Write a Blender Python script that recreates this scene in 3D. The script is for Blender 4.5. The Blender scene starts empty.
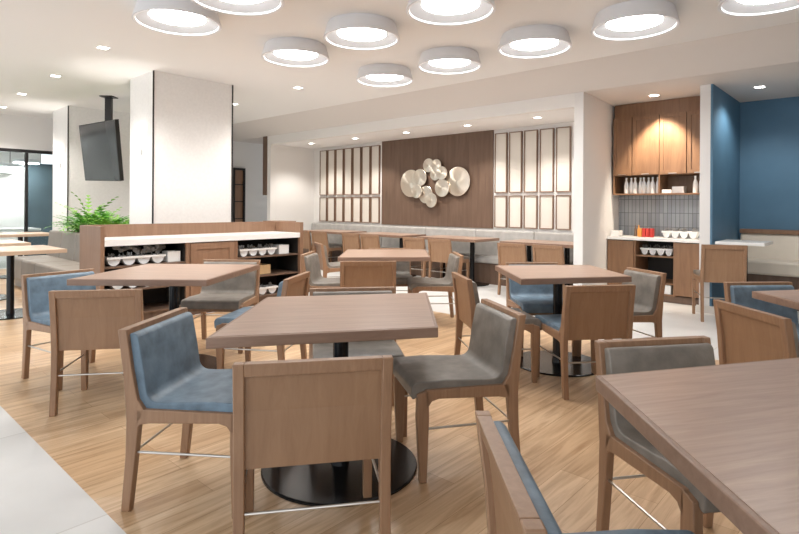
import bpy, bmesh, math, random
from mathutils import Vector, Matrix
random.seed(7)
SC = bpy.context.scene
COL = SC.collection
R = math.radians

# ---------------------------------------------------------------- camera, world, exposure
cam_d = bpy.data.cameras.new('camera')
cam = bpy.data.objects.new('camera', cam_d); COL.objects.link(cam)
cam_d.sensor_width = 36.0
cam_d.lens = 545 * 36.0 / 799
cam_d.shift_y = -61.0 / 799
cam_d.clip_start = 0.05
cam.matrix_world = Matrix.Translation((0, 0, 1.28)) @ Matrix.Rotation(R(90), 4, 'X') @ Matrix.Rotation(R(0.35), 4, 'Z')
SC.camera = cam
w = bpy.data.worlds.new('world'); SC.world = w; w.use_nodes = True
w.node_tree.nodes['Background'].inputs[0].default_value = (0.90, 0.95, 1.0, 1)
w.node_tree.nodes['Background'].inputs[1].default_value = .85
SC.view_settings.view_transform = 'Standard'
SC.view_settings.look = 'None'
SC.view_settings.gamma = 1
SC.view_settings.exposure = 1.0

# room frame: a runs along the back wall to the left, b runs away to the back wall
_n = math.hypot(600, 545)
U1 = (-600 / _n, 545 / _n); U2 = (545 / _n, 600 / _n)
ROOM = math.atan2(U2[1], U2[0])
def W(a, b): return (a * U1[0] + b * U2[0], a * U1[1] + b * U2[1])

# ---------------------------------------------------------------- materials
def new_mat(name):
    m = bpy.data.materials.new(name); m.use_nodes = True
    nt = m.node_tree; return m, nt, nt.nodes['Principled BSDF']
def N(nt, t, **kw):
    n = nt.nodes.new(t)
    for k, v in kw.items(): setattr(n, k, v)
    return n
def plain(name, c, rough=.5, metal=0, spec=None, bump=0, bscale=200, var=0, vscale=6):
    m, nt, p = new_mat(name)
    p.inputs['Base Color'].default_value = (*c, 1); p.inputs['Roughness'].default_value = rough
    p.inputs['Metallic'].default_value = metal
    if spec is not None: p.inputs['Specular IOR Level'].default_value = spec
    tc = N(nt, 'ShaderNodeTexCoord')
    if var:
        no = N(nt, 'ShaderNodeTexNoise'); no.inputs['Scale'].default_value = vscale; no.inputs['Detail'].default_value = 5
        nt.links.new(tc.outputs['Object'], no.inputs['Vector'])
        r = N(nt, 'ShaderNodeValToRGB')
        r.color_ramp.elements[0].position = .3; r.color_ramp.elements[1].position = .7
        r.color_ramp.elements[0].color = (*[x * (1 - var) for x in c], 1)
        r.color_ramp.elements[1].color = (*[min(1, x * (1 + var)) for x in c], 1)
        nt.links.new(no.outputs['Fac'], r.inputs['Fac']); nt.links.new(r.outputs['Color'], p.inputs['Base Color'])
    if bump:
        nb = N(nt, 'ShaderNodeTexNoise'); nb.inputs['Scale'].default_value = bscale
        nt.links.new(tc.outputs['Object'], nb.inputs['Vector'])
        b = N(nt, 'ShaderNodeBump'); b.inputs['Strength'].default_value = bump; b.inputs['Distance'].default_value = .004
        nt.links.new(nb.outputs['Fac'], b.inputs['Height']); nt.links.new(b.outputs['Normal'], p.inputs['Normal'])
    return m
def wood(name, c1, c2, stretch=(30, 2, 30), rough=.42, rot=0):
    m, nt, p = new_mat(name)
    tc = N(nt, 'ShaderNodeTexCoord'); mp = N(nt, 'ShaderNodeMapping')
    mp.inputs['Scale'].default_value = stretch; mp.inputs['Rotation'].default_value = (0, 0, rot)
    no = N(nt, 'ShaderNodeTexNoise'); no.inputs['Scale'].default_value = 1; no.inputs['Detail'].default_value = 6
    no.inputs['Roughness'].default_value = .65; no.inputs['Distortion'].default_value = .6
    r = N(nt, 'ShaderNodeValToRGB')
    r.color_ramp.elements[0].position = .3; r.color_ramp.elements[1].position = .72
    r.color_ramp.elements[0].color = (*c1, 1); r.color_ramp.elements[1].color = (*c2, 1)
    nt.links.new(tc.outputs['Object'], mp.inputs['Vector']); nt.links.new(mp.outputs['Vector'], no.inputs['Vector'])
    nt.links.new(no.outputs['Fac'], r.inputs['Fac']); nt.links.new(r.outputs['Color'], p.inputs['Base Color'])
    p.inputs['Roughness'].default_value = rough
    b = N(nt, 'ShaderNodeBump'); b.inputs['Strength'].default_value = .15; b.inputs['Distance'].default_value = .002
    nt.links.new(no.outputs['Fac'], b.inputs['Height']); nt.links.new(b.outputs['Normal'], p.inputs['Normal'])
    return m
def emit(name, c, s):
    m, nt, p = new_mat(name)
    p.inputs['Base Color'].default_value = (*c, 1)
    p.inputs['Emission Color'].default_value = (*c, 1); p.inputs['Emission Strength'].default_value = s
    return m
def planks():
    m, nt, p = new_mat('oak_planks')
    tc = N(nt, 'ShaderNodeTexCoord'); mp = N(nt, 'ShaderNodeMapping')
    mp.inputs['Rotation'].default_value = (0, 0, -ROOM)
    nt.links.new(tc.outputs['Object'], mp.inputs['Vector'])
    br = N(nt, 'ShaderNodeTexBrick'); br.offset = .37; br.offset_frequency = 2
    for k, v in (('Scale', 1), ('Mortar Size', .0012), ('Brick Width', 1.25), ('Row Height', .15), ('Bias', 0)): br.inputs[k].default_value = v
    br.inputs['Color1'].default_value = (.58, .39, .23, 1); br.inputs['Color2'].default_value = (.72, .53, .345, 1)
    br.inputs['Mortar'].default_value = (.40, .24, .12, 1)
    nt.links.new(mp.outputs['Vector'], br.inputs['Vector'])
    m2 = N(nt, 'ShaderNodeMapping'); m2.inputs['Scale'].default_value = (1.6, 22, 1)
    nt.links.new(mp.outputs['Vector'], m2.inputs['Vector'])
    no = N(nt, 'ShaderNodeTexNoise'); no.inputs['Scale'].default_value = 1; no.inputs['Detail'].default_value = 6
    no.inputs['Roughness'].default_value = .6; no.inputs['Distortion'].default_value = 1.0
    nt.links.new(m2.outputs['Vector'], no.inputs['Vector'])
    r = N(nt, 'ShaderNodeValToRGB'); r.color_ramp.elements[0].position = .33; r.color_ramp.elements[1].position = .6
    r.color_ramp.elements[0].color = (.72, .62, .52, 1); r.color_ramp.elements[1].color = (1.05, 1.03, 1.0, 1)
    nt.links.new(no.outputs['Fac'], r.inputs['Fac'])
    mx = N(nt, 'ShaderNodeMix', data_type='RGBA', blend_type='MULTIPLY'); mx.inputs[0].default_value = 1
    nt.links.new(br.outputs['Color'], mx.inputs[6]); nt.links.new(r.outputs['Color'], mx.inputs[7])
    nt.links.new(mx.outputs[2], p.inputs['Base Color']); p.inputs['Roughness'].default_value = .33
    return m
def tiles(name, c1, c2, grout, bw, rh, ms=.004, rough=.3, rot=0, stripe=False, offset=.5, scale=1.0, vertical=False):
    m, nt, p = new_mat(name)
    tc = N(nt, 'ShaderNodeTexCoord'); mp = N(nt, 'ShaderNodeMapping')
    mp.inputs['Rotation'].default_value = (0, 0, rot)
    nt.links.new(tc.outputs['Object'], mp.inputs['Vector'])
    vec = mp.outputs['Vector']
    if vertical:
        sp = N(nt, 'ShaderNodeSeparateXYZ'); cb = N(nt, 'ShaderNodeCombineXYZ')
        nt.links.new(vec, sp.inputs[0]); nt.links.new(sp.outputs[0 if vertical == 'x' else 1], cb.inputs[0]); nt.links.new(sp.outputs[2], cb.inputs[1])
        vec = cb.outputs[0]
    br = N(nt, 'ShaderNodeTexBrick'); br.offset = offset
    for k, v in (('Scale', scale), ('Mortar Size', ms), ('Brick Width', bw), ('Row Height', rh)): br.inputs[k].default_value = v
    br.inputs['Color1'].default_value = (*c1, 1); br.inputs['Color2'].default_value = (*c2, 1); br.inputs['Mortar'].default_value = (*grout, 1)
    nt.links.new(vec, br.inputs['Vector'])
    no = N(nt, 'ShaderNodeTexNoise'); no.inputs['Scale'].default_value = 2.5; no.inputs['Detail'].default_value = 6
    nt.links.new(tc.outputs['Object'], no.inputs['Vector'])
    r = N(nt, 'ShaderNodeValToRGB'); r.color_ramp.elements[0].color = (.9, .9, .9, 1); r.color_ramp.elements[0].position = .3
    r.color_ramp.elements[1].position = .7
    nt.links.new(no.outputs['Fac'], r.inputs['Fac'])
    mx = N(nt, 'ShaderNodeMix', data_type='RGBA', blend_type='MULTIPLY'); mx.inputs[0].default_value = 1
    nt.links.new(br.outputs['Color'], mx.inputs[6]); nt.links.new(r.outputs['Color'], mx.inputs[7])
    nt.links.new(mx.outputs[2], p.inputs['Base Color']); p.inputs['Roughness'].default_value = rough
    return m

M = {}
M['floor'] = planks()
M['tile'] = tiles('pale_stone_tile', (.78, .77, .75), (.70, .69, .67), (.60, .58, .55), 2.4, 1.2, .004, .35, -ROOM)
M['ceiling'] = plain('ceiling_paint', (.89, .875, .86), .9)
M['soffit'] = plain('soffit_beige', (.74, .69, .65), .9)  # darker and more beige than the main ceiling colour
M['wall'] = plain('wall_paint', (.84, .815, .785), .85)
M['pillar'] = plain('pillar_paint', (.80, .78, .76), .8)
M['column'] = plain('column_panel', (.83, .81, .785), .35, var=.03, vscale=30)
M['blue_wall'] = plain('blue_wallcovering', (.085, .19, .295), .55, bump=.1, bscale=90, var=.06, vscale=3)
M['trim'] = plain('cream_trim', (.76, .72, .67), .6)
M['walnut'] = wood('walnut_panel', (.115, .068, .045), (.185, .115, .078), (14, 14, 1.2), .5)
M['cab'] = wood('cabinet_oak', (.20, .105, .055), (.30, .165, .088), (18, 18, 1.6), .45)
M['station'] = wood('station_oak', (.235, .13, .078), (.315, .185, .115), (16, 16, 2), .45)
M['chair'] = wood('chair_oak', (.268, .148, .082), (.365, .212, .122), (38, 38, 3), .42)
M['chair_v'] = wood('chair_back_oak', (.275, .151, .081), (.348, .203, .114), (26, 26, 2.2), .4)
M['table'] = wood('table_top_oak', (.335, .215, .155), (.465, .318, .238), (3.0, 42, 20), .33)
M['table_edge'] = wood('table_edge_oak', (.235, .14, .095), (.32, .20, .14), (4, 30, 30), .4)
M['table_pale'] = wood('pale_table_oak', (.50, .36, .25), (.60, .44, .32), (3, 40, 20), .35)
M['blue'] = plain('blue_leather', (.15, .215, .275), .48, bump=.12, bscale=120, var=.28, vscale=14)
M['grey'] = plain('taupe_leather', (.215, .190, .162), .45, bump=.12, bscale=120, var=.22, vscale=12)
M['banq'] = plain('taupe_vinyl', (.27, .235, .20), .5, var=.06)
M['cream'] = plain('cream_vinyl', (.74, .66, .55), .42, var=.03)
M['stone'] = plain('light_stone', (.44, .42, .395), .4, var=.12, vscale=9)
M['black'] = plain('black_metal', (.012, .012, .013), .22, .3)
M['steel'] = plain('brushed_steel', (.62, .59, .55), .28, 1)
M['quartz'] = plain('white_quartz', (.86, .85, .83), .25)
M['white'] = plain('white_plastic', (.86, .86, .85), .35)
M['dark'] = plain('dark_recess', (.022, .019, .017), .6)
M['shade'] = plain('white_shade', (.80, .80, .82), .6)
M['brass'] = plain('champagne_metal', (.80, .70, .56), .25, 1)
M['diff'] = emit('lamp_diffuser', (1, .99, .975), 15)
M['inner'] = plain('lamp_reflector', (.47, .47, .48), .6)
M['lens'] = emit('downlight_lens', (1, .95, .88), 9)
M['fabric'] = plain('cream_fabric', (.72, .67, .60), .9, bump=.2, bscale=300)
M['pframe'] = plain('bronze_frame', (.23, .14, .09), .4, 0)
M['frame_dark'] = plain('dark_bronze', (.035, .032, .032), .35, .5)
M['leaf'] = plain('fern_leaf', (.085, .31, .03), .5, var=.35, vscale=9)
M['leaf2'] = plain('fern_leaf_light', (.20, .42, .05), .5, var=.3, vscale=9)
M['soil'] = plain('soil', (.04, .03, .02), .9)
M['screen'] = plain('tv_screen', (.06, .062, .066), .14, spec=.8)
M['red'] = plain('red_packet', (.55, .04, .03), .5)
M['orange'] = plain('orange_packet', (.70, .30, .06), .5)
M['cutlery'] = plain('cutlery_metal', (.35, .34, .33), .3, 1)
M['bamboo'] = wood('bamboo', (.55, .36, .18), (.66, .46, .25), (5, 30, 30), .5)
M['splash'] = tiles('glazed_backsplash', (.30, .32, .34), (.40, .42, .44), (.14, .14, .15), .055, .20, .0035, .12, -ROOM, offset=0, vertical='y')
M['teal'] = plain('teal_room_wall', (.08, .115, .135), .2, var=.2, vscale=2)
def glass():
    m, nt, p = new_mat('clear_glass')
    p.inputs['Base Color'].default_value = (.85, .93, .93, 1); p.inputs['Roughness'].default_value = .02
    p.inputs['IOR'].default_value = 1.1; p.inputs['Transmission Weight'].default_value = 1
    return m
M['glass'] = glass()

# ---------------------------------------------------------------- mesh helpers
class MB:
    def __init__(s): s.bm = bmesh.new()
    def prism(s, pts, axis, t0, t1):
        """polygon pts extruded along axis: 'z' pts=(x,y); 'x' pts=(y,z); 'y' pts=(x,z)"""
        def v(p, t):
            return {'z': (p[0], p[1], t), 'x': (t, p[0], p[1]), 'y': (p[0], t, p[1])}[axis]
        A = [s.bm.verts.new(v(p, t0)) for p in pts]; B = [s.bm.verts.new(v(p, t1)) for p in pts]
        n = len(pts)
        s.bm.faces.new(A); s.bm.faces.new(B[::-1])
        for i in range(n): s.bm.faces.new((A[i], B[i], B[(i + 1) % n], A[(i + 1) % n]))
        return s
    def box(s, x0, x1, y0, y1, z0, z1): return s.prism([(x0, y0), (x1, y0), (x1, y1), (x0, y1)], 'z', z0, z1)
    def rbox(s, a0, a1, b0, b1, z0, z1):
        return s.prism([W(a0, b0), W(a1, b0), W(a1, b1), W(a0, b1)], 'z', z0, z1)
    def lathe(s, prof, cx=0, cy=0, n=32, cap=True):
        rings = []
        for r, z in prof:
            rings.append([s.bm.verts.new((cx + r * math.cos(2 * math.pi * i / n), cy + r * math.sin(2 * math.pi * i / n), z)) for i in range(n)])
        for A, B in zip(rings, rings[1:]):
            for i in range(n): s.bm.faces.new((A[i], A[(i + 1) % n], B[(i + 1) % n], B[i]))
        if cap: s.bm.faces.new(rings[0][::-1]); s.bm.faces.new(rings[-1])
        return s
    def tube(s, p, q, r, n=10):
        p = Vector(p); q = Vector(q); d = (q - p).normalized()
        u = d.cross(Vector((0, 0, 1)) if abs(d.z) < .9 else Vector((1, 0, 0))).normalized(); v = d.cross(u)
        A = []; B = []
        for i in range(n):
            t = 2 * math.pi * i / n; o = (u * math.cos(t) + v * math.sin(t)) * r
            A.append(s.bm.verts.new(p + o)); B.append(s.bm.verts.new(q + o))
        for i in range(n): s.bm.faces.new((A[i], A[(i + 1) % n], B[(i + 1) % n], B[i]))
        s.bm.faces.new(A[::-1]); s.bm.faces.new(B)
        return s
    def build(s, name, mat, parent=None, bevel=0, seg=2, smooth=False, loc=None, rz=None):
        bmesh.ops.recalc_face_normals(s.bm, faces=s.bm.faces)
        me = bpy.data.meshes.new(name); s.bm.to_mesh(me); s.bm.free()
        for mt in (mat if isinstance(mat, (list, tuple)) else [mat]): me.materials.append(mt)
        o = bpy.data.objects.new(name, me); COL.objects.link(o)
        if parent: o.parent = parent
        if bevel:
            md = o.modifiers.new('bevel', 'BEVEL'); md.width = bevel; md.segments = seg; md.limit_method = 'ANGLE'; md.angle_limit = R(30)
        if smooth or bevel:
            for p in me.polygons: p.use_smooth = True
            try: me.set_sharp_from_angle(angle=R(35))
            except Exception: pass
        if loc is not None: o.location = loc
        if rz is not None: o.rotation_euler = (0, 0, rz)
        return o
def tag(o, label, cat, group=None, kind=None):
    o['label'] = label; o['category'] = cat
    if group: o['group'] = group
    if kind: o['kind'] = kind
    return o
def thing(name, label, cat, loc=(0, 0, 0), rz=0, group=None):
    o = bpy.data.objects.new(name, None); COL.objects.link(o); o.empty_display_size = .1
    o.location = loc; o.rotation_euler = (0, 0, rz)
    return tag(o, label, cat, group)
def struct(o, label=None):
    o['kind'] = 'structure'
    if label: o['label'] = label
    return o
def copy_tree(o, parent=None):
    c = o.copy(); COL.objects.link(c); c.parent = parent
    for ch in list(o.children): copy_tree(ch, c)
    return c

# ---------------------------------------------------------------- the room
ZM, ZL, ZA = 3.02, 2.78, 2.60     # main ceiling, lower ceiling, alcove ceiling
BF = 5.2                          # far edge of the wood floor
struct(MB().rbox(-4.5, 6.0, .86, BF, -.1, 0).build('floor', M['floor']), 'oak plank floor')
struct(MB().rbox(6.0, 12.9, .86, 3.1, -.1, 0).build('floor', M['floor']), 'oak plank floor under the banquette')
struct(MB().rbox(-4.5, 16, -4, .86, -.1, 0).build('floor', M['tile']), 'pale tile floor')
struct(MB().rbox(-4.5, 6.0, BF, 9.3, -.1, 0).build('floor', M['tile']), 'pale tile floor by the back wall')
struct(MB().rbox(6.0, 16, 3.1, 9.3, -.1, 0).build('floor', M['tile']), 'pale tile floor behind the columns')
struct(MB().rbox(12.9, 16, .86, 3.1, -.1, 0).build('floor', M['tile']), 'pale tile floor behind the glass')
struct(MB().rbox(-4.5, 16, -1.5, 6.25, ZM, ZM + .1).build('ceiling', M['ceiling']), 'white main ceiling')
struct(MB().rbox(-4.5, 16, 6.85, 9.4, ZL, ZM + .1).build('ceiling', M['soffit']), 'beige lower ceiling')
_sl = MB()
_A = [_sl.bm.verts.new((*W(a, b), z)) for a in (-4.5, 16) for b, z in ((6.25, ZM), (6.85, ZL), (6.85, ZM + .1), (6.25, ZM + .1))]
for f in ((0, 1, 2, 3), (4, 5, 6, 7), (0, 1, 5, 4), (1, 2, 6, 5), (2, 3, 7, 6), (3, 0, 4, 7)): _sl.bm.faces.new([_A[i] for i in f])
struct(_sl.build('ceiling', M['soffit']), 'beige sloped soffit')
struct(MB().rbox(3.12, 10.0, 6.85, 6.97, ZA - .0, ZL).build('wall_header', M['wall']))
struct(MB().rbox(3.12, 10.0, 6.97, 8.05, ZA, ZL).build('ceiling', M['ceiling']), 'white alcove ceiling')
struct(MB().rbox(3.12, 10.0, 8.05, 8.25, 0, ZL).build('wall_back', M['wall']))
struct(MB().rbox(10.0, 10.12, 6.85, 8.25, 0, ZL).build('wall_alcove_left', M['wall']))
struct(MB().prism([W(3.0, 6.85), W(3.125, 6.85), W(3.16, 8.45), W(3.12, 8.45)], 'z', 0, ZL).build('wall_pillar', M['pillar']))
struct(MB().rbox(1.75, 3.12, 8.425, 8.6, 0, ZL).build('wall_nook_back', M['wall']))
struct(MB().rbox(1.655, 1.77, 7.42, 9.0, 0, ZL).build('wall_nook_right', M['pillar']))
struct(MB().rbox(1.63, 1.655, 7.42, 8.98, 0, ZL).build('wall_blue_left', M['blue_wall']))
struct(MB().rbox(-4.5, 1.65, 8.98, 9.15, 0, ZL).build('wall_blue_back', M['blue_wall']))
struct(MB().rbox(11.5, 11.62, 5.6, 9.4, 0, ZL).build('wall_corridor', M['wall']))
struct(MB().rbox(10.12, 10.26, 6.83, 7.2, 1.5, ZL).build('trim_1', M['walnut']))
struct(MB().rbox(10.12, 11.6, 9.2, 9.35, 0, ZL).build('wall_corridor_end', M['walnut']))
struct(MB().rbox(-4.6, -4.5, -1.5, 9.2, 0, ZM).build('wall_right', M['wall']))
struct(MB().rbox(1.60, 1.80, 7.41, 7.425, 0, .09).build('baseboard_nook', M['trim']))
# far left wall with its glazed opening
struct(MB().rbox(12.83, 12.95, -1.5, 6.2, 2.36, ZM).build('wall_left', M['wall']))
struct(MB().rbox(12.83, 12.95, 3.75, 6.2, 0, 2.36).build('wall_left', M['wall']))
wn = struct(MB().rbox(12.82, 12.96, -1.5, 3.75, 2.30, 2.36).build('window_1', M['frame_dark']), 'dark header of the glass partition')
for b in (-.3, 1.4, 3.03, 3.70):
    MB().rbox(12.85, 12.93, b, b + .05, 0, 2.30).build('mullion', M['frame_dark'], wn)
MB().rbox(12.88, 12.892, -1.5, 3.75, .02, 2.30).build('pane', M['glass'], wn)
# the room behind the glass
struct(MB().rbox(14.6, 14.7, -1.5, 3.75, 0, ZM).build('wall_left_room', M['wall']))
struct(MB().rbox(14.3, 14.6, -.5, 3.2, 1.95, 2.15).build('trim_2', M['white']))
struct(MB().rbox(14.52, 14.6, 3.48, 5.6, 0, 2.2).build('wall_left_room_teal', M['teal']))
struct(MB().rbox(12.95, 16, 6.1, 6.2, 0, ZM).build('wall_left_room_end', M['wall']))

# alcove wall wood panel
struct(MB().rbox(5.12, 7.79, 8.03, 8.05, .90, ZA).build('wall_wood_panel', M['walnut']))
# picture-frame panels in two rows
pk = [(9.755 - i * .2775, 'left') for i in range(7)] + [(5.085 - i * .282, 'right') for i in range(5)]
ords = ['first', 'second', 'third', 'fourth', 'fifth', 'sixth', 'seventh']
pm = {}
for row, z0, z1 in (('upper', 1.515, 2.53), ('lower', .925, 1.465)):
    for i, (a, side) in enumerate(pk):
        k = i if side == 'left' else i - 7
        lab = f"cream fabric panel in {row} row {side} of the dark wood wall, {ords[k]} from the left"
        x, y = W(a - .125, 8.05)
        key = row
        if key not in pm:
            t = thing('wall_panel', lab, 'wall panel', (x, y, z0), math.atan2(-U1[1], -U1[0]), 'framed cream fabric panels on the back wall')
            wd = .118; hh = z1 - z0
            f = MB()
            f.box(-wd, -wd + .014, -.045, 0, 0, hh).box(wd - .014, wd, -.045, 0, 0, hh)
            f.box(-wd + .014, wd - .014, -.045, 0, 0, .014).box(-wd + .014, wd - .014, -.045, 0, hh - .014, hh)
            f.build('frame', M['pframe'], t)
            MB().box(-wd + .014, wd - .014, -.03, 0, .014, hh - .014).build('fabric', M['fabric'], t)
            pm[key] = t
        else:
            t = copy_tree(pm[key]); t.location = (x, y, z0); t['label'] = lab

# wall sculpture of metal discs
sx, sy = W(6.4, 8.03)
sc = thing('wall_sculpture', 'cluster of round brushed champagne metal discs on the dark wood wall', 'wall art', (sx, sy, 1.7), math.atan2(-U1[1], -U1[0]))
def disc_part(a, z, r, off):
    mb = MB(); n = 40
    X = -(a - 6.4); prof = [(0, -.010), (r * .12, -.006), (r * .97, -.004), (r, 0), (r, .012)]
    rings = []
    for rr, d in prof:
        rings.append([mb.bm.verts.new((X + rr * math.cos(2 * math.pi * i / n), -off + d, z - 1.7 + rr * math.sin(2 * math.pi * i / n))) for i in range(n)] if rr else [mb.bm.verts.new((X, -off + d, z - 1.7))])
    for i in range(n): mb.bm.faces.new((rings[0][0], rings[1][i], rings[1][(i + 1) % n]))
    for A, B in zip(rings[1:], rings[2:]):
        for i in range(n): mb.bm.faces.new((A[i], A[(i + 1) % n], B[(i + 1) % n], B[i]))
    mb.bm.faces.new(rings[-1])
    mb.tube((X, -off + .012, z - 1.7), (X, 0, z - 1.7), .02)
    mb.build('disc', M['disc'], sc, smooth=True)
def disc_mat():
    m, nt, p = new_mat('turned_metal')
    p.inputs['Metallic'].default_value = 1; p.inputs['Roughness'].default_value = .33
    tg = N(nt, 'ShaderNodeTangent', direction_type='RADIAL', axis='Y'); nt.links.new(tg.outputs[0], p.inputs['Tangent'])
    p.inputs['Base Color'].default_value = (.86, .77, .66, 1)
    p.inputs['Anisotropic'].default_value = .8
    tn = N(nt, 'ShaderNodeTexNoise'); tn.inputs['Scale'].default_value = 60
    tc = N(nt, 'ShaderNodeTexCoord'); nt.links.new(tc.outputs['Object'], tn.inputs['Vector'])
    r = N(nt, 'ShaderNodeValToRGB'); r.color_ramp.elements[0].color = (.75, .64, .52, 1); r.color_ramp.elements[1].color = (.95, .88, .78, 1)
    nt.links.new(tn.outputs['Fac'], r.inputs['Fac']); nt.links.new(r.outputs['Color'], p.inputs['Base Color'])
    return m
M['disc'] = disc_mat()
for a, z, r, off in ((6.95, 1.72, .264, .06), (6.70, 1.82, .166, .09), (6.76, 1.56, .13, .11), (6.57, 1.50, .165, .07), (6.41, 1.39, .134, .10),
                     (6.51, 2.05, .131, .06), (6.30, 2.04, .115, .09), (6.35, 1.88, .12, .06), (6.16, 1.89, .127, .11), (6.17, 1.62, .166, .08), (5.83, 1.73, .264, .06)):
    disc_part(a, z, r, off)

# columns
def column(label, a0, a1, b0, b1, gap):
    t = MB().rbox(a0 + .004, a1, b0 + .004, b1, 0, ZM).build('trim_column', M['column']); struct(t, label)
    for (a, b) in gap:
        MB().rbox(a - .008, a + .008, b - .008, b + .008, 0, ZM - .002).build('corner_strip', M['frame_dark'], t)
    return t
column('white panelled square column behind the service station', 7.12, 7.87, 3.08, 4.22, [(7.12, 3.08), (7.12, 4.22)])
column('white panelled wall behind the fern', 10.83, 11.70, 3.19, 6.1, [(10.83, 3.19)])

# ---------------------------------------------------------------- lights
def drum(label, a, b):
    x, y = W(a, b)
    t = thing('drum_ceiling_light', label, 'ceiling light', (x, y, ZM), 0, 'round white drum ceiling lights')
    MB().lathe([(.325, 0), (.333, -.02), (.368, -.14), (.360, -.145), (.340, -.14), (.310, -.02), (.30, 0)], n=48, cap=False).build('shade', M['shade'], t, smooth=True)
    MB().lathe([(.360, -.138), (.235, -.085), (.232, -.08)], n=48, cap=False).build('reflector', M['inner'], t, smooth=True)
    MB().lathe([(.233, -.088), (.233, -.08)], n=48).build('diffuser', M['diff'], t)
    return t
d0 = None
for a, b, lab in ((4.69, 2.24, 'white drum ceiling light, first from the left at the top edge'),
                  (3.80, 2.28, 'white drum ceiling light cut by the top edge, above the square column'),
                  (4.85, 3.64, 'white drum ceiling light nearest the square column'),
                  (3.80, 3.63, 'white drum ceiling light in the middle of the centre row'),
                  (2.70, 3.58, 'white drum ceiling light cut by the top edge, right of the centre'),
                  (4.84, 5.03, 'smallest white drum ceiling light, lowest of the cluster'),
                  (3.79, 5.01, 'white drum ceiling light second in the row along the soffit'),
                  (2.71, 5.00, 'white drum ceiling light third in the row, above the pale pillar'),
                  (1.73, 5.01, 'white drum ceiling light above the wooden wall cabinets'),
                  (.70, 5.02, 'white drum ceiling light in the top right corner')):
    if d0 is None: d0 = drum(lab, a, b)
    else:
        t = copy_tree(d0); x, y = W(a, b); t.location = (x, y, ZM); t['label'] = lab
def spot(parent, power, ang, col=(1, .955, .90), blend=.6, loc=(0, 0, -.03), rot=(0, 0, 0), r=.04):
    l = bpy.data.lights.new('bulb', 'SPOT'); l.energy = power; l.spot_size = R(ang); l.spot_blend = blend; l.color = col; l.shadow_soft_size = r
    o = bpy.data.objects.new('bulb', l); COL.objects.link(o); o.parent = parent; o.location = loc; o.rotation_euler = rot
def downlight(label, a, b, z, power, ang=95, sq=.10, tilt=0, col=(1, .955, .90)):
    x, y = W(a, b)
    t = thing('recessed_downlight', label, 'downlight', (x, y, z), ROOM, 'small recessed downlights')
    s = sq / 2
    f = MB(); f.box(-s - .01, s + .01, -s - .01, -s, -.006, 0).box(-s - .01, s + .01, s, s + .01, -.006, 0).box(-s - .01, -s, -s, s, -.006, 0).box(s, s + .01, -s, s, -.006, 0)
    f.build('trim_ring', M['white'], t)
    MB().box(-s, s, -s, s, -.004, 0).build('lens', M['lens'], t)
    spot(t, power, ang, col=col, rot=(0, -R(tilt), 0))
for a, b, lab in ((6.51, 2.26, 'square downlight in the main ceiling nearest the hanging screen'), (8.44, 2.33, 'second square downlight of the row over the left banquette'),
                  (10.24, 2.36, 'third square downlight of the row over the left banquette'), (11.9, 2.45, 'farthest square downlight at the left picture edge'),
                  (8.42, 5.02, 'small downlight just right of the square column')):
    downlight(lab, a, b, ZM, 60, 130)
downlight('added fill light in the room behind the glass partition', 13.8, 1.6, ZM, 20, 150)  # fill lamp added to brighten the room behind the glass
downlight('small downlight in the main ceiling behind the leftmost drum lights', 6.52, 4.94, ZM, 60, 130)
downlight('downlight in the lower ceiling above the wooden wall cabinets', 2.38, 7.66, ZL, 110, 74, tilt=20, col=(1, .86, .70))
downlight('downlight in the lower ceiling beside the blue wall', 1.24, 7.97, ZL, 22, 140)
for k, (a, b) in enumerate(((9.17, 7.3), (7.81, 7.3), (6.48, 7.3), (5.15, 7.3), (3.9, 7.3))):
    downlight('round downlight in the alcove ceiling, %s from the left' % ords[k], a, b, ZA, 38, 120, .09)
def sconce(label, a, b, z):
    x, y = W(a, b)
    t = thing('wall_sconce', label, 'wall light', (x, y, z), math.atan2(U2[1], U2[0]) - math.pi / 2)
    MB().box(-.03, .03, -.07, 0, -.05, .05).build('body', M['white'], t, bevel=.005)
    MB().box(-.025, .025, -.06, -.01, .05, .053).build('lens', M['lens'], t)
    MB().box(-.025, .025, -.06, -.01, -.053, -.05).build('lens', M['lens'], t)
    spot(t, 9, 100, loc=(0, -.045, -.075)); spot(t, 9, 100, loc=(0, -.045, .075), rot=(math.pi, 0, 0))
sconce('up and down wall light on the square column beside the hanging screen', 7.5, 3.08, 1.98)
sconce('up and down wall light on the far left column', 11.25, 3.19, 1.98)

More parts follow.
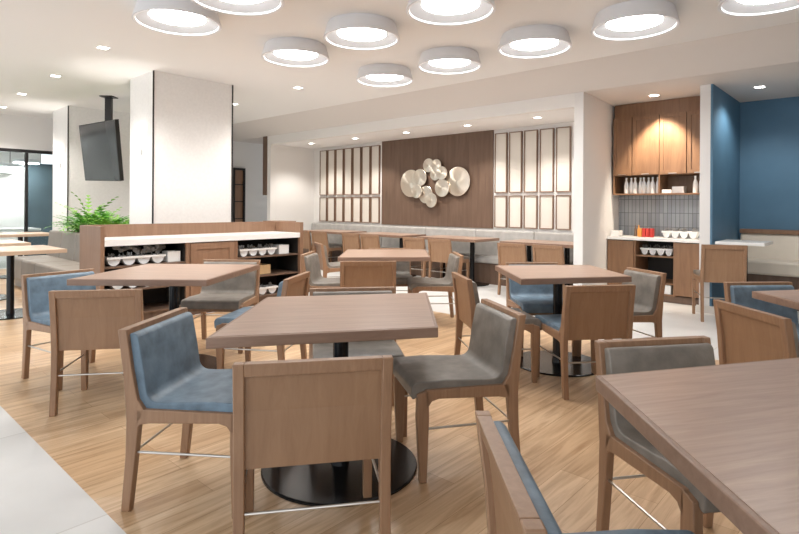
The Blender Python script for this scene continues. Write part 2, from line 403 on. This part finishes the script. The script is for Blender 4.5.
# ---------------------------------------------------------------- chairs
CH = .757
def arc(cx, cy, r, a0, a1, n=6): return [(cx + r * math.cos(R(a0 + (a1 - a0) * i / n)), cy + r * math.sin(R(a0 + (a1 - a0) * i / n))) for i in range(n + 1)]
def make_chair(pad):
    """origin on the floor under the middle of the back's top; the sitter faces +y"""
    t = thing('dining_chair', '', 'chair')
    w = .26; th = .036
    for s in (-1, 1):
        x0, x1 = sorted((s * w, s * (w - th)))
        leg = [(.018, 0), (.036, .22), (.040, .38), (.024, .58), (0, CH), (.038, CH), (.062, .60), (.088, .47), (.12, .425), (.095, .37), (.078, .20), (.056, 0)]
        MB().prism(leg, 'x', x0, x1).build('leg', M['chair'], t, bevel=.004)
        rail = [(.085, .345), (.10, .365)] + [(.14, .372), (.44, .385), (.475, .375), (.492, .35)] + [(.505, .35), (.505, .428), (.085, .428)]
        MB().prism(rail, 'x', x0, x1).build('seat_rail', M['chair'], t, bevel=.003)
        MB().prism([(.490, .428), (.545, .41), (.548, .30), (.530, 0), (.498, 0), (.488, .30)], 'x', x0, x1).build('leg', M['chair'], t, bevel=.004)
        xs = s * (w - th / 2)
        MB().tube((xs, .06, .245), (xs, .51, .245), .0055).build('stretcher', M['steel'], t, smooth=True)
    MB().tube((-w + .03, .055, .235), (w - .03, .055, .235), .0055).build('stretcher', M['steel'], t, smooth=True)
    wi = w - th
    MB().prism([(.042, .585), (.058, .385), (.070, .385), (.056, .585), (.034, .735), (.018, .735)], 'x', -wi, wi).build('backrest', M['chair_v'], t)
    MB().prism([(.000, CH), (.009, .712), (.040, .712), (.036, CH)], 'x', -wi, wi).build('top_rail', M['chair'], t, bevel=.002)
    MB().box(-wi, wi, .49, .52, .355, .405).build('front_rail' if 0 else 'apron', M['chair'], t, bevel=.003)
    pw = w - .020
    prof = [(.038, .735), (.058, .60), (.070, .45), (.080, .405), (.53, .405), (.553, .385), (.566, .385)]
    prof += arc(.536, .428, .034, 0, 80, 5)
    prof += [(.40, .465), (.20, .453)] + arc(.168, .505, .052, 262, 195, 5) + [(.102, .60), (.078, .725), (.066, .737), (.050, .740)]
    MB().prism(prof, 'x', -pw, pw).build('cushion', M[pad], t, bevel=.014, seg=4)
    return t
protos = {}
def chair(pad, x, y, deg, label, group, width=1.0, zs=1.0):
    if pad not in protos: t = protos[pad] = make_chair(pad)
    else: t = copy_tree(protos[pad])
    t.location = (x, y, 0); t.rotation_euler = (0, 0, R(deg - 90)); t.scale = (width, 1, zs)
    t['label'] = label; t['group'] = group
    return t
G = 'wooden dining chairs around the square tables'
chair('grey', -.28, 1.83, 101, 'wooden chair with its bare oak back to the camera, nearest at bottom centre', G, 1.03)
chair('blue', -1.145, 2.53, -6, 'blue upholstered chair with its side to the camera, nearest on the left', G)
chair('grey', .56, 2.87, 194, 'taupe upholstered chair right of the central table, facing left', G, .92)
chair('grey', -.30, 3.50, 279, 'taupe chair pushed under the far side of the central table', G, 1.04)
chair('blue', -.74, 4.08, 171, 'chair with blue seat and slanted wooden back between the two front left tables', G, .95)
chair('grey', -1.60, 5.23, 268, 'wide taupe chair at the far side of the left table before the service station', G, 1.05)
chair('blue', -1.84, 3.30, 100, 'wooden chair with bare oak back to the camera at the left table', G)
chair('blue', -2.64, 4.22, -32, 'blue chair partly hidden behind the leftmost oak chair back', G)
chair('blue', 1.35, 3.63, 99, 'oak backed chair with blue seat on the near side of the table right of centre', G, .96)
chair('grey', 2.08, 4.56, 194, 'taupe chair standing just left of the built-in cabinet, facing left', G, .86)
chair('blue', 1.25, 5.15, 272, 'blue chair on the far side of the table right of centre', G, .95)
chair('grey', .45, 4.12, 8, 'taupe chair with wooden back seen from behind, left of the table right of centre', G, .92)
chair('grey', .67, 6.05, 184, 'taupe chair at the right end of the small middle table', G)
chair('grey', -.29, 5.13, 95, 'oak backed chair on the near side of the small middle table', G, 1.02)
chair('grey', -.12, 6.77, 275, 'dark seated chair behind the small middle table', G)
chair('grey', -1.03, 6.02, -5, 'taupe chair at the left end of the small middle table beside the station', G)
chair('grey', -1.15, 7.6, 20, 'pale chair with slanted legs beyond the right end of the service station', G)
chair('grey', 1.01, 2.19, 281, 'taupe chair under the large near table at lower right', G, .95)
chair('blue', .20, 1.14, 1, 'blue chair cut by the bottom edge, beside the large near table', G)
chair('grey', 1.81, 2.85, 3, 'wooden chair with slanted oak back at the right edge, behind the near table', G, 1.04)
chair('blue', 2.54, 3.88, 275, 'blue chair at the right edge behind the dark table corner', G, .95)
chair('grey', 3.60, 6.03, 72, 'tall oak backed chair at the end of the blue wall', 'tall chair by the blue wall', .86, 1.15)
rd = math.degrees(ROOM)
GB = 'oak backed chairs along the back wall banquette'
for k, (a, b) in enumerate(((4.04, 6.80), (3.50, 6.84), (5.36, 6.82), (5.90, 6.82), (8.54, 6.98), (7.58, 6.95), (7.05, 6.93), (9.08, 6.98))):
    x, y = W(a, b)
    chair('grey', x, y, rd, ['oak chair back in the back row, second from the pale pillar', 'oak chair back in the back row, nearest the pale pillar',
          'oak chair in the back row below the right side of the metal discs', 'oak chair in the back row below the middle of the metal discs',
          'oak chair in the back row below the left cream panels', 'oak chair in the back row below the left edge of the dark wood wall',
          'oak chair in the back row hidden behind the small middle table', 'oak chair in the back row nearest the alcove corner'][k], GB, .86)

# ---------------------------------------------------------------- tables
def table(label, quad=None, size=.92, c=(0, 0), yaw=0, z=.76, top='table', edge='table_edge', th=.045, r=.36, group='square pedestal tables', pole=None):
    if quad:
        c = pole or (sum(q[0] for q in quad) / 4, sum(q[1] for q in quad) / 4)
        dx, dy = quad[1][0] - quad[0][0], quad[1][1] - quad[0][1]; yaw = math.atan2(dy, dx)
        cs, sn = math.cos(-yaw), math.sin(-yaw)
        P = [((q[0] - c[0]) * cs - (q[1] - c[1]) * sn, (q[0] - c[0]) * sn + (q[1] - c[1]) * cs) for q in quad]
    else:
        sx, sy = (size if isinstance(size, tuple) else (size, size))
        P = [(-sx / 2, -sy / 2), (sx / 2, -sy / 2), (sx / 2, sy / 2), (-sx / 2, sy / 2)]
    t = thing('dining_table', label, 'table', (c[0], c[1], 0), yaw, group)
    MB().prism(P, 'z', z - th, z - .0015).build('edge_band', M[edge], t, bevel=.003)
    cx = sum(p[0] for p in P) / 4; cy = sum(p[1] for p in P) / 4; k = .968
    MB().prism([(cx + (p[0] - cx) * k, cy + (p[1] - cy) * k) for p in P], 'z', z - .003, z).build('tabletop', M[top], t)
    MB().lathe([(.045, .012), (.042, .03), (.038, .06), (.038, z - th - .012), (.12, z - th - .01), (.12, z - th)], n=24).build('pole', M['black'], t, smooth=True)
    MB().lathe([(r, 0), (r, .008), (r - .006, .013)], n=64).build('base_plate', M['black'], t, smooth=False)
    return t
table('large square oak table in the centre foreground', quad=[(-.755, 2.13), (.17, 2.345), (.17, 3.29), (-.75, 3.10)], pole=(-.285, 2.69), r=.38)
table('square oak table at left in front of the service station', quad=[(-2.30, 3.77), (-1.33, 3.77), (-1.23, 4.80), (-2.21, 4.80)])
table('square oak table right of centre before the built-in cabinet', quad=[(.88, 3.93), (1.76, 4.12), (1.72, 4.93), (.85, 4.83)], pole=(1.30, 4.46))
table('small looking square oak table in the middle distance', quad=[(-.62, 5.48), (.32, 5.58), (.32, 6.58), (-.62, 6.50)])
table('biggest oak table cut by the lower right corner', quad=[(.61, 1.69), (1.53, 1.945), (1.53, 1.02), (.595, .76)])
table('dark oak table at the right edge', quad=[(2.22, 3.43), (3.12, 3.62), (3.12, 2.70), (2.22, 2.52)])
for a, lab in ((3.50, 'oak table in the back row, beside the pale pillar'), (4.11, 'oak table in the back row, second from the pale pillar'),
               (5.15, 'oak table in the back row below the right edge of the metal discs'), (5.76, 'oak table in the back row below the middle of the metal discs'),
               (6.72, 'oak table in the back row below the left edge of the metal discs'), (7.33, 'oak table in the back row below the left end of the dark wood wall'),
               (8.30, 'oak table in the back row below the left cream panels'), (8.91, 'oak table in the back row nearest the alcove corner')):
    table(lab, c=W(a, 7.46), size=(.70, .605), yaw=ROOM, r=.28, group='small oak tables along the back wall banquette')
table('pale oak table with black pole at the left edge', c=W(7.55, 1.64), size=.90, yaw=ROOM, top='table_pale', edge='table_pale', r=.34)
table('pale oak table half cut by the left edge, behind another', c=W(9.02, 1.64), size=.90, yaw=ROOM, top='table_pale', edge='table_pale', r=.34)
table('farthest pale oak table at left before the glass partition', c=W(11.4, 2.62), size=.85, yaw=ROOM, top='table_pale', edge='table_pale', r=.34)
table('high white table against the blue wall', c=W(1.34, 7.66), size=(.58, .5), yaw=ROOM, z=.88, top='quartz', edge='quartz', th=.035, r=.25, group='white high table')
table('long white table behind the glass partition', c=W(13.8, 2.5), size=(1.9, .8), yaw=ROOM, z=.76, top='quartz', edge='quartz', r=.3, group='white table behind glass')

# ---------------------------------------------------------------- banquettes
def banquette(label, a0, a1, b0, b1, seat, top, mat, base, seatd, sections, base_h=.2, cap=None):
    x, y = W((a0 + a1) / 2, (b0 + b1) / 2)
    L = a1 - a0; D = b1 - b0
    t = thing('banquette', label, 'bench', (x, y, 0), math.atan2(-U1[1], -U1[0]))      # local x = -a, local y = +b
    MB().box(-L / 2 + .02, L / 2 - .02, -D / 2 + .06, D / 2, 0, base_h).build('base', M[base], t)
    for i in range(sections):
        x0 = -L / 2 + L * i / sections + .003; x1 = -L / 2 + L * (i + 1) / sections - .003
        MB().box(x0, x1, -D / 2, -D / 2 + seatd, base_h + .002, seat).build('seat_cushion', M[mat], t, bevel=.03, seg=3)
        MB().prism([(-D / 2 + seatd - .02, seat - .08), (D / 2 - .01, seat - .08), (D / 2 - .01, top), (D / 2 - .10, top)], 'x', x0, x1).build('back_cushion', M[mat], t, bevel=.025, seg=3)
    if cap: MB().box(-L / 2, L / 2, D / 2 - .12, D / 2, top + .002, top + cap).build('top_rail', M['cab'], t)
    return t
banquette('taupe upholstered banquette at left behind the tables', 6.95, 10.25, 2.22, 2.85, .45, .85, 'banq', 'banq', .5, 5, .12)
banquette('long light banquette along the back wall under the cream panels', 3.15, 9.95, 7.60, 8.03, .46, .88, 'stone', 'walnut', .32, 6, .34)
banquette('cream banquette against the blue back wall', -3.5, 1.60, 8.33, 8.96, .60, .93, 'cream', 'walnut', .46, 3, .42, cap=.06)

# ---------------------------------------------------------------- service station
def make_tray(parent_label, loc, rz, L=.62, group='white cutlery trays', full=True, name='cutlery_tray'):
    t = thing(name, parent_label, 'tray', (loc[0], loc[1], loc[2] - .02), rz, group)
    # rim with four round bins below; local x is the long side
    rim = MB(); D = .17
    rim.box(-L / 2, L / 2, -D / 2, -D / 2 + .02, .092, .115).box(-L / 2, L / 2, D / 2 - .02, D / 2, .092, .115)
    n = 4
    for i in range(n + 1):
        x = -L / 2 + L * i / n; x0 = max(-L / 2, x - .014); x1 = min(L / 2, x + .014)
        rim.box(x0, x1, -D / 2 + .02, D / 2 - .02, .092, .115)
    rim.build('rim', M['white'], t)
    for i in range(n):
        x = -L / 2 + L * (i + .5) / n
        mb = MB(); r = L / n * .43
        prof = [(x + r * math.cos(R(q)), .098 + (.078) * math.sin(R(q))) for q in range(180, 361, 20)]
        mb.prism(prof, 'y', -D / 2 + .022, D / 2 - .022)
        mb.build('bin', M['white'], t, smooth=True)
        if full:
            c = MB()
            for k in range(9):
                px = x + random.uniform(-r * .6, r * .6); py = random.uniform(-.05, .05)
                c.tube((px, py, .09), (px + random.uniform(-.03, .03), py + random.uniform(-.02, .02), random.uniform(.14, .165)), .006, 6)
            c.build('cutlery', M['cutlery'], t)
    return t
A0 = 6.0; B0, B1 = 2.10, 4.58; D0 = .55
st = thing('service_station', 'oak service station with white counter and open shelves before the square column', 'sideboard', (*W(A0, (B0 + B1) / 2), 0), ROOM - math.pi / 2 - math.pi / 2)
# parts are built in world space and parented with an inverse transform
def wpart(mb, name, mat, root, **kw):
    o = mb.build(name, mat, **kw)
    bpy.context.view_layer.update()
    o.parent = root; o.matrix_parent_inverse = root.matrix_world.inverted()
    return o
wpart(MB().rbox(A0 - .02, A0 + D0, B0 - .04, B0, 0, 1.05), 'side_panel', M['station'], st)
wpart(MB().rbox(A0 - .02, A0 + D0, B1, B1 + .05, 0, 1.05), 'side_panel', M['station'], st)
wpart(MB().rbox(A0 + D0, A0 + D0 + .04, B0 - .04, B1 + .05, 0, 1.05), 'rear_board', M['station'], st)
wpart(MB().rbox(A0 - .015, A0 + D0, B0, B1, .845, .91), 'counter', M['quartz'], st)
wpart(MB().rbox(A0 + .03, A0 + D0, B0, B1, 0, .10), 'plinth', M['walnut'], st)
wpart(MB().rbox(A0 + .50, A0 + D0, B0, B1, .10, .845), 'inner_back', M['dark'], st)  # near-black, so the bays' shade sits in its colour
for b in (3.00, 3.62):
    wpart(MB().rbox(A0, A0 + .50, b - .02, b + .02, .10, .845), 'divider', M['station'], st)
dr = wpart(MB().rbox(A0 - .0, A0 + .02, 3.025, 3.595, .11, .835), 'door', M['station'], st)
mf = MB(); mf.rbox(A0 - .012, A0 - .001, 3.03, 3.10, .115, .83).rbox(A0 - .012, A0 - .001, 3.52, 3.59, .115, .83).rbox(A0 - .012, A0 - .001, 3.10, 3.52, .115, .19).rbox(A0 - .012, A0 - .001, 3.10, 3.52, .76, .83)
wpart(mf, 'door_frame', M['station'], st)
for (b0, b1) in ((B0, 2.98), (3.64, B1)):
    for z in (.10, .36, .61):
        wpart(MB().rbox(A0 + .005, A0 + .50, b0, b1, z - .0, z + .018), 'shelf', M['walnut'], st)
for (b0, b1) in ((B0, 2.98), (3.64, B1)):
    wpart(MB().rbox(A0 + .03, A0 + .50, b0, b0 + .006, .102, .843).rbox(A0 + .03, A0 + .50, b1 - .006, b1, .102, .843).rbox(A0 + .03, A0 + .50, b0 + .006, b1 - .006, .838, .844), 'shade_sheet', M['dark'], st)  # added dark sheets: shade inside the open bays, put into the colour
def on_station(b, z, a=A0 + .14): x, y = W(a, b); return (x, y, z)
make_tray('white four bin cutlery tray on the left upper shelf of the station', on_station(2.46, .628), ROOM)
make_tray('white four bin cutlery tray on the right upper shelf of the station', on_station(3.98, .628), ROOM, .55)
make_tray('white tray on the left middle shelf of the station', on_station(2.5, .378), ROOM)
make_tray('white tray on the right lowest shelf of the station', on_station(3.98, .118), ROOM, .6)
def bundle(label, loc, rz, n):
    mb = MB()
    for k in range(n):
        x = -.25 + .5 * k / n + random.uniform(-.02, .02); z = random.uniform(.03, .09)
        mb.tube((x, -.05, z), (x + random.uniform(.08, .14), .06, z + random.uniform(-.02, .03)), .024, 8)
    o = mb.build('napkin_roll_heap', M['napkin'], loc=loc, rz=rz, smooth=True); tag(o, label, 'napkins', kind='stuff'); return o
M['napkin'] = plain('grey_napkin', (.22, .21, .20), .8)
bundle('heap of grey rolled napkins lying on the left upper tray', on_station(2.48, .735), ROOM, 12)
def carton(label, loc, rz, s, mat, name='napkin_box', cat='box'):
    mb = MB(); x, y, z = s
    mb.box(-x / 2, x / 2, -y / 2, -y / 2 + .006, 0, z).box(-x / 2, x / 2, y / 2 - .006, y / 2, 0, z).box(-x / 2, -x / 2 + .006, -y / 2, y / 2, 0, z).box(x / 2 - .006, x / 2, -y / 2, y / 2, 0, z).box(-x / 2, x / 2, -y / 2, y / 2, 0, .006)
    mb.box(-x / 2 + .01, x / 2 - .01, -y / 2 + .01, y / 2 - .01, .01, z - .012)
    return tag(mb.build(name, mat, loc=loc, rz=rz), label, cat)
carton('small white box right of the napkin tray on the left shelf', on_station(2.87, .629), ROOM, (.15, .14, .12), M['quartz'])
carton('small white box at the right end of the station shelf', on_station(4.38, .629), ROOM, (.16, .14, .12), M['quartz'])
carton('light bamboo box on the right middle shelf of the station', on_station(3.95, .379, A0 + .2), ROOM, (.48, .2, .12), M['bamboo'], 'bamboo_box')

# ---------------------------------------------------------------- nook cabinets
LB = 7.85
nk = thing('base_cabinet', 'brown base cabinet with open centre shelves in the wall nook', 'cabinet', (*W(2.4, LB), 0), 0)
wpart(MB().rbox(1.78, 3.06, LB + .03, 8.41, 0, .09), 'plinth', M['walnut'], nk)
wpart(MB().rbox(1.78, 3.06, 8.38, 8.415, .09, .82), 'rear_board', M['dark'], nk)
for a0, a1 in ((1.78, 1.80), (2.155, 2.185), (2.675, 2.705), (3.04, 3.06)):
    wpart(MB().rbox(a0, a1, LB + .003, 8.38, .09, .82), 'divider', M['cab'], nk)
for (a0, a1) in ((2.70, 3.06), (1.78, 2.16)):
    wpart(MB().rbox(a0, a1, LB - .018, LB + .002, .11, .81), 'door', M['cab'], nk, bevel=.002)
for z in (.11, .26, .62):
    wpart(MB().rbox(2.185, 2.675, LB + .01, 8.38, z - .018, z), 'shelf', M['cab'], nk)
tag(MB().rbox(1.775, 3.065, LB - .03, 8.395, .822, .865).build('worktop', M['quartz'], bevel=.003), 'white stone worktop on the base cabinet in the nook', 'countertop')
struct(MB().rbox(1.775, 3.11, 8.40, 8.42, .865, 1.47).build('wall_backsplash', M['splash']))
uc = thing('wall_cabinet', 'warm brown wall cabinet with shaker doors and an open shelf in the nook', 'cabinet', (*W(2.4, 8.05), 1.46), 0)
UB = 8.02
wpart(MB().rbox(1.78, 3.06, UB + .06, 8.41, 2.58, ZL - .002), 'top_panel', M['cab'], uc)
wpart(MB().rbox(1.78, 3.06, 8.39, 8.415, 1.46, 2.58), 'rear_board', M['cab'], uc)
wpart(MB().rbox(1.78, 3.06, UB + .02, 8.39, 1.735, 2.58), 'body', M['cab'], uc)
wpart(MB().rbox(1.78, 3.06, UB + .01, 8.39, 1.46, 1.48), 'shelf', M['cab'], uc)
for a in (1.79, 2.425, 3.05):
    wpart(MB().rbox(a - .01, a + .01, UB + .01, 8.39, 1.48, 1.735), 'divider', M['cab'], uc)
for a0, a1 in ((2.79, 3.06), (2.42, 2.785), (2.075, 2.415), (1.78, 2.07)):
    d = MB(); f = .05
    d.rbox(a0 + .004, a1 - .004, UB + .008, UB + .02, 1.745, 2.575)
    d.rbox(a0 + .004, a0 + f, UB - .004, UB + .008, 1.745, 2.575).rbox(a1 - f, a1 - .004, UB - .004, UB + .008, 1.745, 2.575)
    d.rbox(a0 + f, a1 - f, UB - .004, UB + .008, 1.745, 1.745 + f).rbox(a0 + f, a1 - f, UB - .004, UB + .008, 2.575 - f, 2.575)
    o = wpart(d, 'door', M['cab'], uc)
    h = MB().rbox((a0 + a1) / 2 - .05, (a0 + a1) / 2 + .05, UB - .02, UB - .005, 1.748, 1.756).build('handle', M['steel'])
    bpy.context.view_layer.update(); h.parent = o; h.matrix_parent_inverse = o.matrix_world.inverted()
bt = None
spots = [2.90, 2.84, 2.775, 2.71, 2.655, 2.60, 2.535, 2.475, 1.99, 1.925, 1.865]
where = ['leftmost in the open nook shelf', 'second from the left in the nook shelf', 'third from the left in the nook shelf', 'fourth from the left in the nook shelf', 'fifth from the left in the nook shelf', 'sixth from the left in the nook shelf', 'seventh from the left in the nook shelf', 'last before the shelf divider',
         'first right of the white dishes', 'second right of the white dishes', 'at the right end of the nook shelf']
for k, a in enumerate(spots):
    x, y = W(a, UB + .10 + .03 * (k % 2))
    if bt is None:
        bt = thing('milk_bottle', '', 'bottle', group='white bottles in the nook shelf')
        MB().lathe([(.001, 0), (.025, 0), (.027, .01), (.027, .10), (.022, .135), (.011, .165), (.0105, .185)], n=16, cap=False).build('body', M['quartz'], bt, smooth=True)
        MB().lathe([(.012, .185), (.0125, .205), (.001, .207)], n=14, cap=False).build('cap', M['white'], bt, smooth=True)
        t = bt
    else: t = copy_tree(bt)
    t.location = (x, y, 1.481); t.scale = (1.15, 1.15, 1.12); t['label'] = 'slim white bottle ' + where[k]
carton('low white dish left in the shelf, between the bottles', (*W(2.34, UB + .12), 1.481), ROOM - math.pi / 2, (.13, .12, .05), M['quartz'], 'dish', 'dish')
carton('taller white dish in the shelf, between the bottles', (*W(2.20, UB + .14), 1.481), ROOM - math.pi / 2, (.15, .12, .09), M['quartz'], 'dish', 'dish')
make_tray('white cup tray standing on the nook worktop', (*W(2.14, 8.02), .866), ROOM - math.pi / 2, .44, 'white trays in the nook', True)
make_tray('white cup tray on the open shelf of the base cabinet', (*W(2.43, 8.02), .621), ROOM - math.pi / 2, .42, 'white trays in the nook', True)
carton('white bin at the bottom of the open base cabinet', (*W(2.33, 7.98), .111), ROOM - math.pi / 2, (.22, .2, .12), M['quartz'], 'storage_bin', 'bin')
carton('white napkin box at the left end of the nook worktop', (*W(2.97, 7.93), .866), ROOM - math.pi / 2, (.13, .12, .08), M['quartz'])
for k in range(4):
    x, y = W(2.66 - k * .05, 8.02)
    mb = MB(); mb.box(-.02, .02, -.04, .04, 0, .12).box(-.012, .012, -.043, -.04, .03, .09)
    tag(mb.build('condiment_packet', M['red'] if k else M['orange'], loc=(x, y, .866), rz=ROOM - math.pi / 2, bevel=.004), ['orange packet left of the red packets on the worktop', 'leftmost red packet on the nook worktop', 'middle red packet on the nook worktop', 'rightmost red packet on the nook worktop'][k], 'packet', 'packets on the nook worktop')
for k in range(2):
    x, y = W(2.76 - k * .045, 8.10)
    mb = MB().lathe([(.001, 0), (.02, 0), (.02, .10), (.008, .13), (.008, .16), (.001, .162)], n=14, cap=False)
    tag(mb.build('sauce_bottle', [M['walnut'], M['orange']][k], loc=(x, y, .866), smooth=True), ['dark sauce bottle behind the packets on the worktop', 'amber sauce bottle beside the dark one on the worktop'][k], 'bottle', 'sauce bottles on the worktop')

# ---------------------------------------------------------------- hanging screen
tv = thing('ceiling_screen', 'black flat screen hanging tilted from the ceiling on a pole', 'screen', (*W(9.35, 3.42), ZM), 0)
TL = Vector((-5.36, 9.15, 2.60)); TR = Vector((-4.33, 8.33, 2.58)); BL = Vector((-5.38, 9.38, 1.69)); BR = Vector((-4.37, 8.58, 1.65))
nrm = (TR - TL).cross(BL - TL).normalized()
if nrm.y > 0: nrm = -nrm
def slab(p, d0, d1, k=1.0):
    mb = MB(); c = sum(p, Vector()) / 4
    pts = [c + (q - c) * k for q in p]
    A = [mb.bm.verts.new(q + nrm * d0) for q in pts]; B = [mb.bm.verts.new(q + nrm * d1) for q in pts]
    mb.bm.faces.new(A); mb.bm.faces.new(B[::-1])
    for i in range(4): mb.bm.faces.new((A[i], B[i], B[(i + 1) % 4], A[(i + 1) % 4]))
    return mb
q4 = [TL, TR, BR, BL]
wpart(slab(q4, -.03, .03), 'housing', M['frame_dark'], tv)
wpart(slab(q4, .0295, .032, .97), 'display', M['screen'], tv)
cc = sum(q4, Vector()) / 4
wpart(slab([cc + (q - cc) * .45 for q in q4], -.09, -.03), 'bracket', M['frame_dark'], tv)
px, py = W(9.42, 3.36)
wpart(MB().box(px - .05, px + .05, py - .03, py + .03, 2.0, ZM), 'pole', M['frame_dark'], tv)
wpart(MB().box(px - .1, px + .1, py - .1, py + .1, ZM - .015, ZM), 'ceiling_plate', M['frame_dark'], tv)
wpart(MB().tube((px, py, 2.2), cc - nrm * .06, .03), 'arm', M['frame_dark'], tv)

# ---------------------------------------------------------------- fern in its planter
pl = thing('planter_box', 'oak planter box behind the left banquette holding the fern', 'planter', (*W(9.0, 3.1), 0), 0)
mb = MB(); mb.rbox(8.0, 10.0, 2.90, 2.93, 0, .84).rbox(8.0, 10.0, 3.32, 3.35, 0, .84).rbox(8.0, 8.03, 2.93, 3.32, 0, .84).rbox(9.97, 10.0, 2.93, 3.32, 0, .84)
wpart(mb, 'box', M['station'], pl)
wpart(MB().rbox(8.03, 9.97, 2.93, 3.32, .7, .80), 'soil', M['soil'], pl)
def fern(label, cx, cy, n, L, mat, up=.75):
    t = thing('fern', label, 'plant', (cx, cy, .80), 0, 'ferns in the planter box')
    mb = MB()
    for k in range(n):
        th = 2 * math.pi * k / n + random.uniform(-.3, .3); ln = L * random.uniform(.6, 1.0); el = random.uniform(.25, up) * math.pi / 2
        pts = []; p = Vector((0, 0, 0))
        for i in range(11):
            pts.append(p.copy()); e = el - (i / 10) ** 1.5 * random.uniform(.7, 1.2)
            p = p + Vector((math.cos(th) * math.cos(e), math.sin(th) * math.cos(e), math.sin(e))) * ln / 10
        side = Vector((-math.sin(th), math.cos(th), 0))
        for i in range(1, 10):
            wd = .055 * math.sin(math.pi * (i + 1) / 11.5) + .012
            for s in (-1, 1):
                a = pts[i]; b = pts[i] + (pts[i + 1] - pts[i]) * .75 if i < 10 else pts[i]
                tip = (a + b) / 2 + side * s * wd + (pts[i + 1] - pts[i]) * .5 - Vector((0, 0, .008))
                v = [mb.bm.verts.new(q) for q in (a, b, tip)]
                mb.bm.faces.new(v)
        for i in range(10):
            v = [mb.bm.verts.new(q) for q in (pts[i] - side * .003, pts[i] + side * .003, pts[i + 1] + side * .002, pts[i + 1] - side * .002)]
            mb.bm.faces.new(v)
    mb.build('fronds', mat, t)
    MB().tube((0, 0, -.02), (0, 0, .05), .03).build('crown', M['soil'], t)
    return t
for a, lab, mt in ((9.85, 'fern at the left end of the planter', 'leaf'), (9.45, 'second fern from the left in the planter', 'leaf'), (9.1, 'third fern from the left in the planter', 'leaf2'),
                   (8.75, 'fern beside the square column in the planter', 'leaf'), (8.4, 'fern hidden partly by the square column', 'leaf2')):
    fern(lab, *W(a, 3.12), 60, .62, M[mt])
fern('tall light green frond plant at the left of the planter', *W(9.65, 3.15), 9, 1.0, M['leaf2'], 1.0)

# ---------------------------------------------------------------- small things
pd = MB(); x, y = W(7.9, 5.6)
pod = thing('host_stand', 'small wooden stand rising behind the service station', 'stand', (x, y, 0), ROOM)
MB().box(-.15, .15, -.2, .2, 0, .98).build('body', M['station'], pod); MB().box(-.18, .18, -.23, .23, .98, 1.01).build('top', M['station'], pod)
dc = thing('display_case', 'tall dark framed display case against the corridor wall', 'cabinet', (*W(11.48, 6.95), 0), 0)
wpart(MB().rbox(11.40, 11.495, 6.80, 6.84, 0, 2.15).rbox(11.40, 11.495, 7.07, 7.11, 0, 2.15).rbox(11.40, 11.495, 6.84, 7.07, 2.10, 2.15).rbox(11.40, 11.495, 6.84, 7.07, 0, .05), 'frame', M['frame_dark'], dc)
wpart(MB().rbox(11.45, 11.495, 6.84, 7.07, .05, 2.10), 'rear_board', M['station'], dc)
for z in (.5, .95, 1.35, 1.75): wpart(MB().rbox(11.41, 11.45, 6.84, 7.07, z, z + .02), 'shelf', M['frame_dark'], dc)
ob = thing('floor_outlet_box', 'small steel outlet box low behind the tall oak backed chair', 'outlet', (*W(1.3, 7.6), 0), ROOM)
MB().box(-.06, .06, -.08, .08, 0, .12).build('body', M['steel'], ob, bevel=.005); MB().box(-.064, -.06, -.04, .04, .04, .09).build('cover', M['white'], ob)

for k, (a, b) in enumerate(((13.9, 3.0), (14.1, 3.35))):
    x, y = W(a, b)
    t = thing('oval_pendant_light', ['nearer oval white pendant light behind the glass', 'farther oval white pendant light behind the glass'][k], 'pendant light', (x, y, 2.05 + .12 * k), ROOM)
    MB().lathe([(.02, .09), (.2, .08), (.26, .04), (.26, .01), (.24, 0)], n=28).build('shade', M['shade'], t, smooth=True)
    MB().lathe([(.235, -.006), (.235, -.001)], n=28).build('diffuser', M['diff'], t)
    MB().tube((0, 0, .09), (0, 0, ZM - 2.05 - .12 * k), .006).build('cord', M['frame_dark'], t)
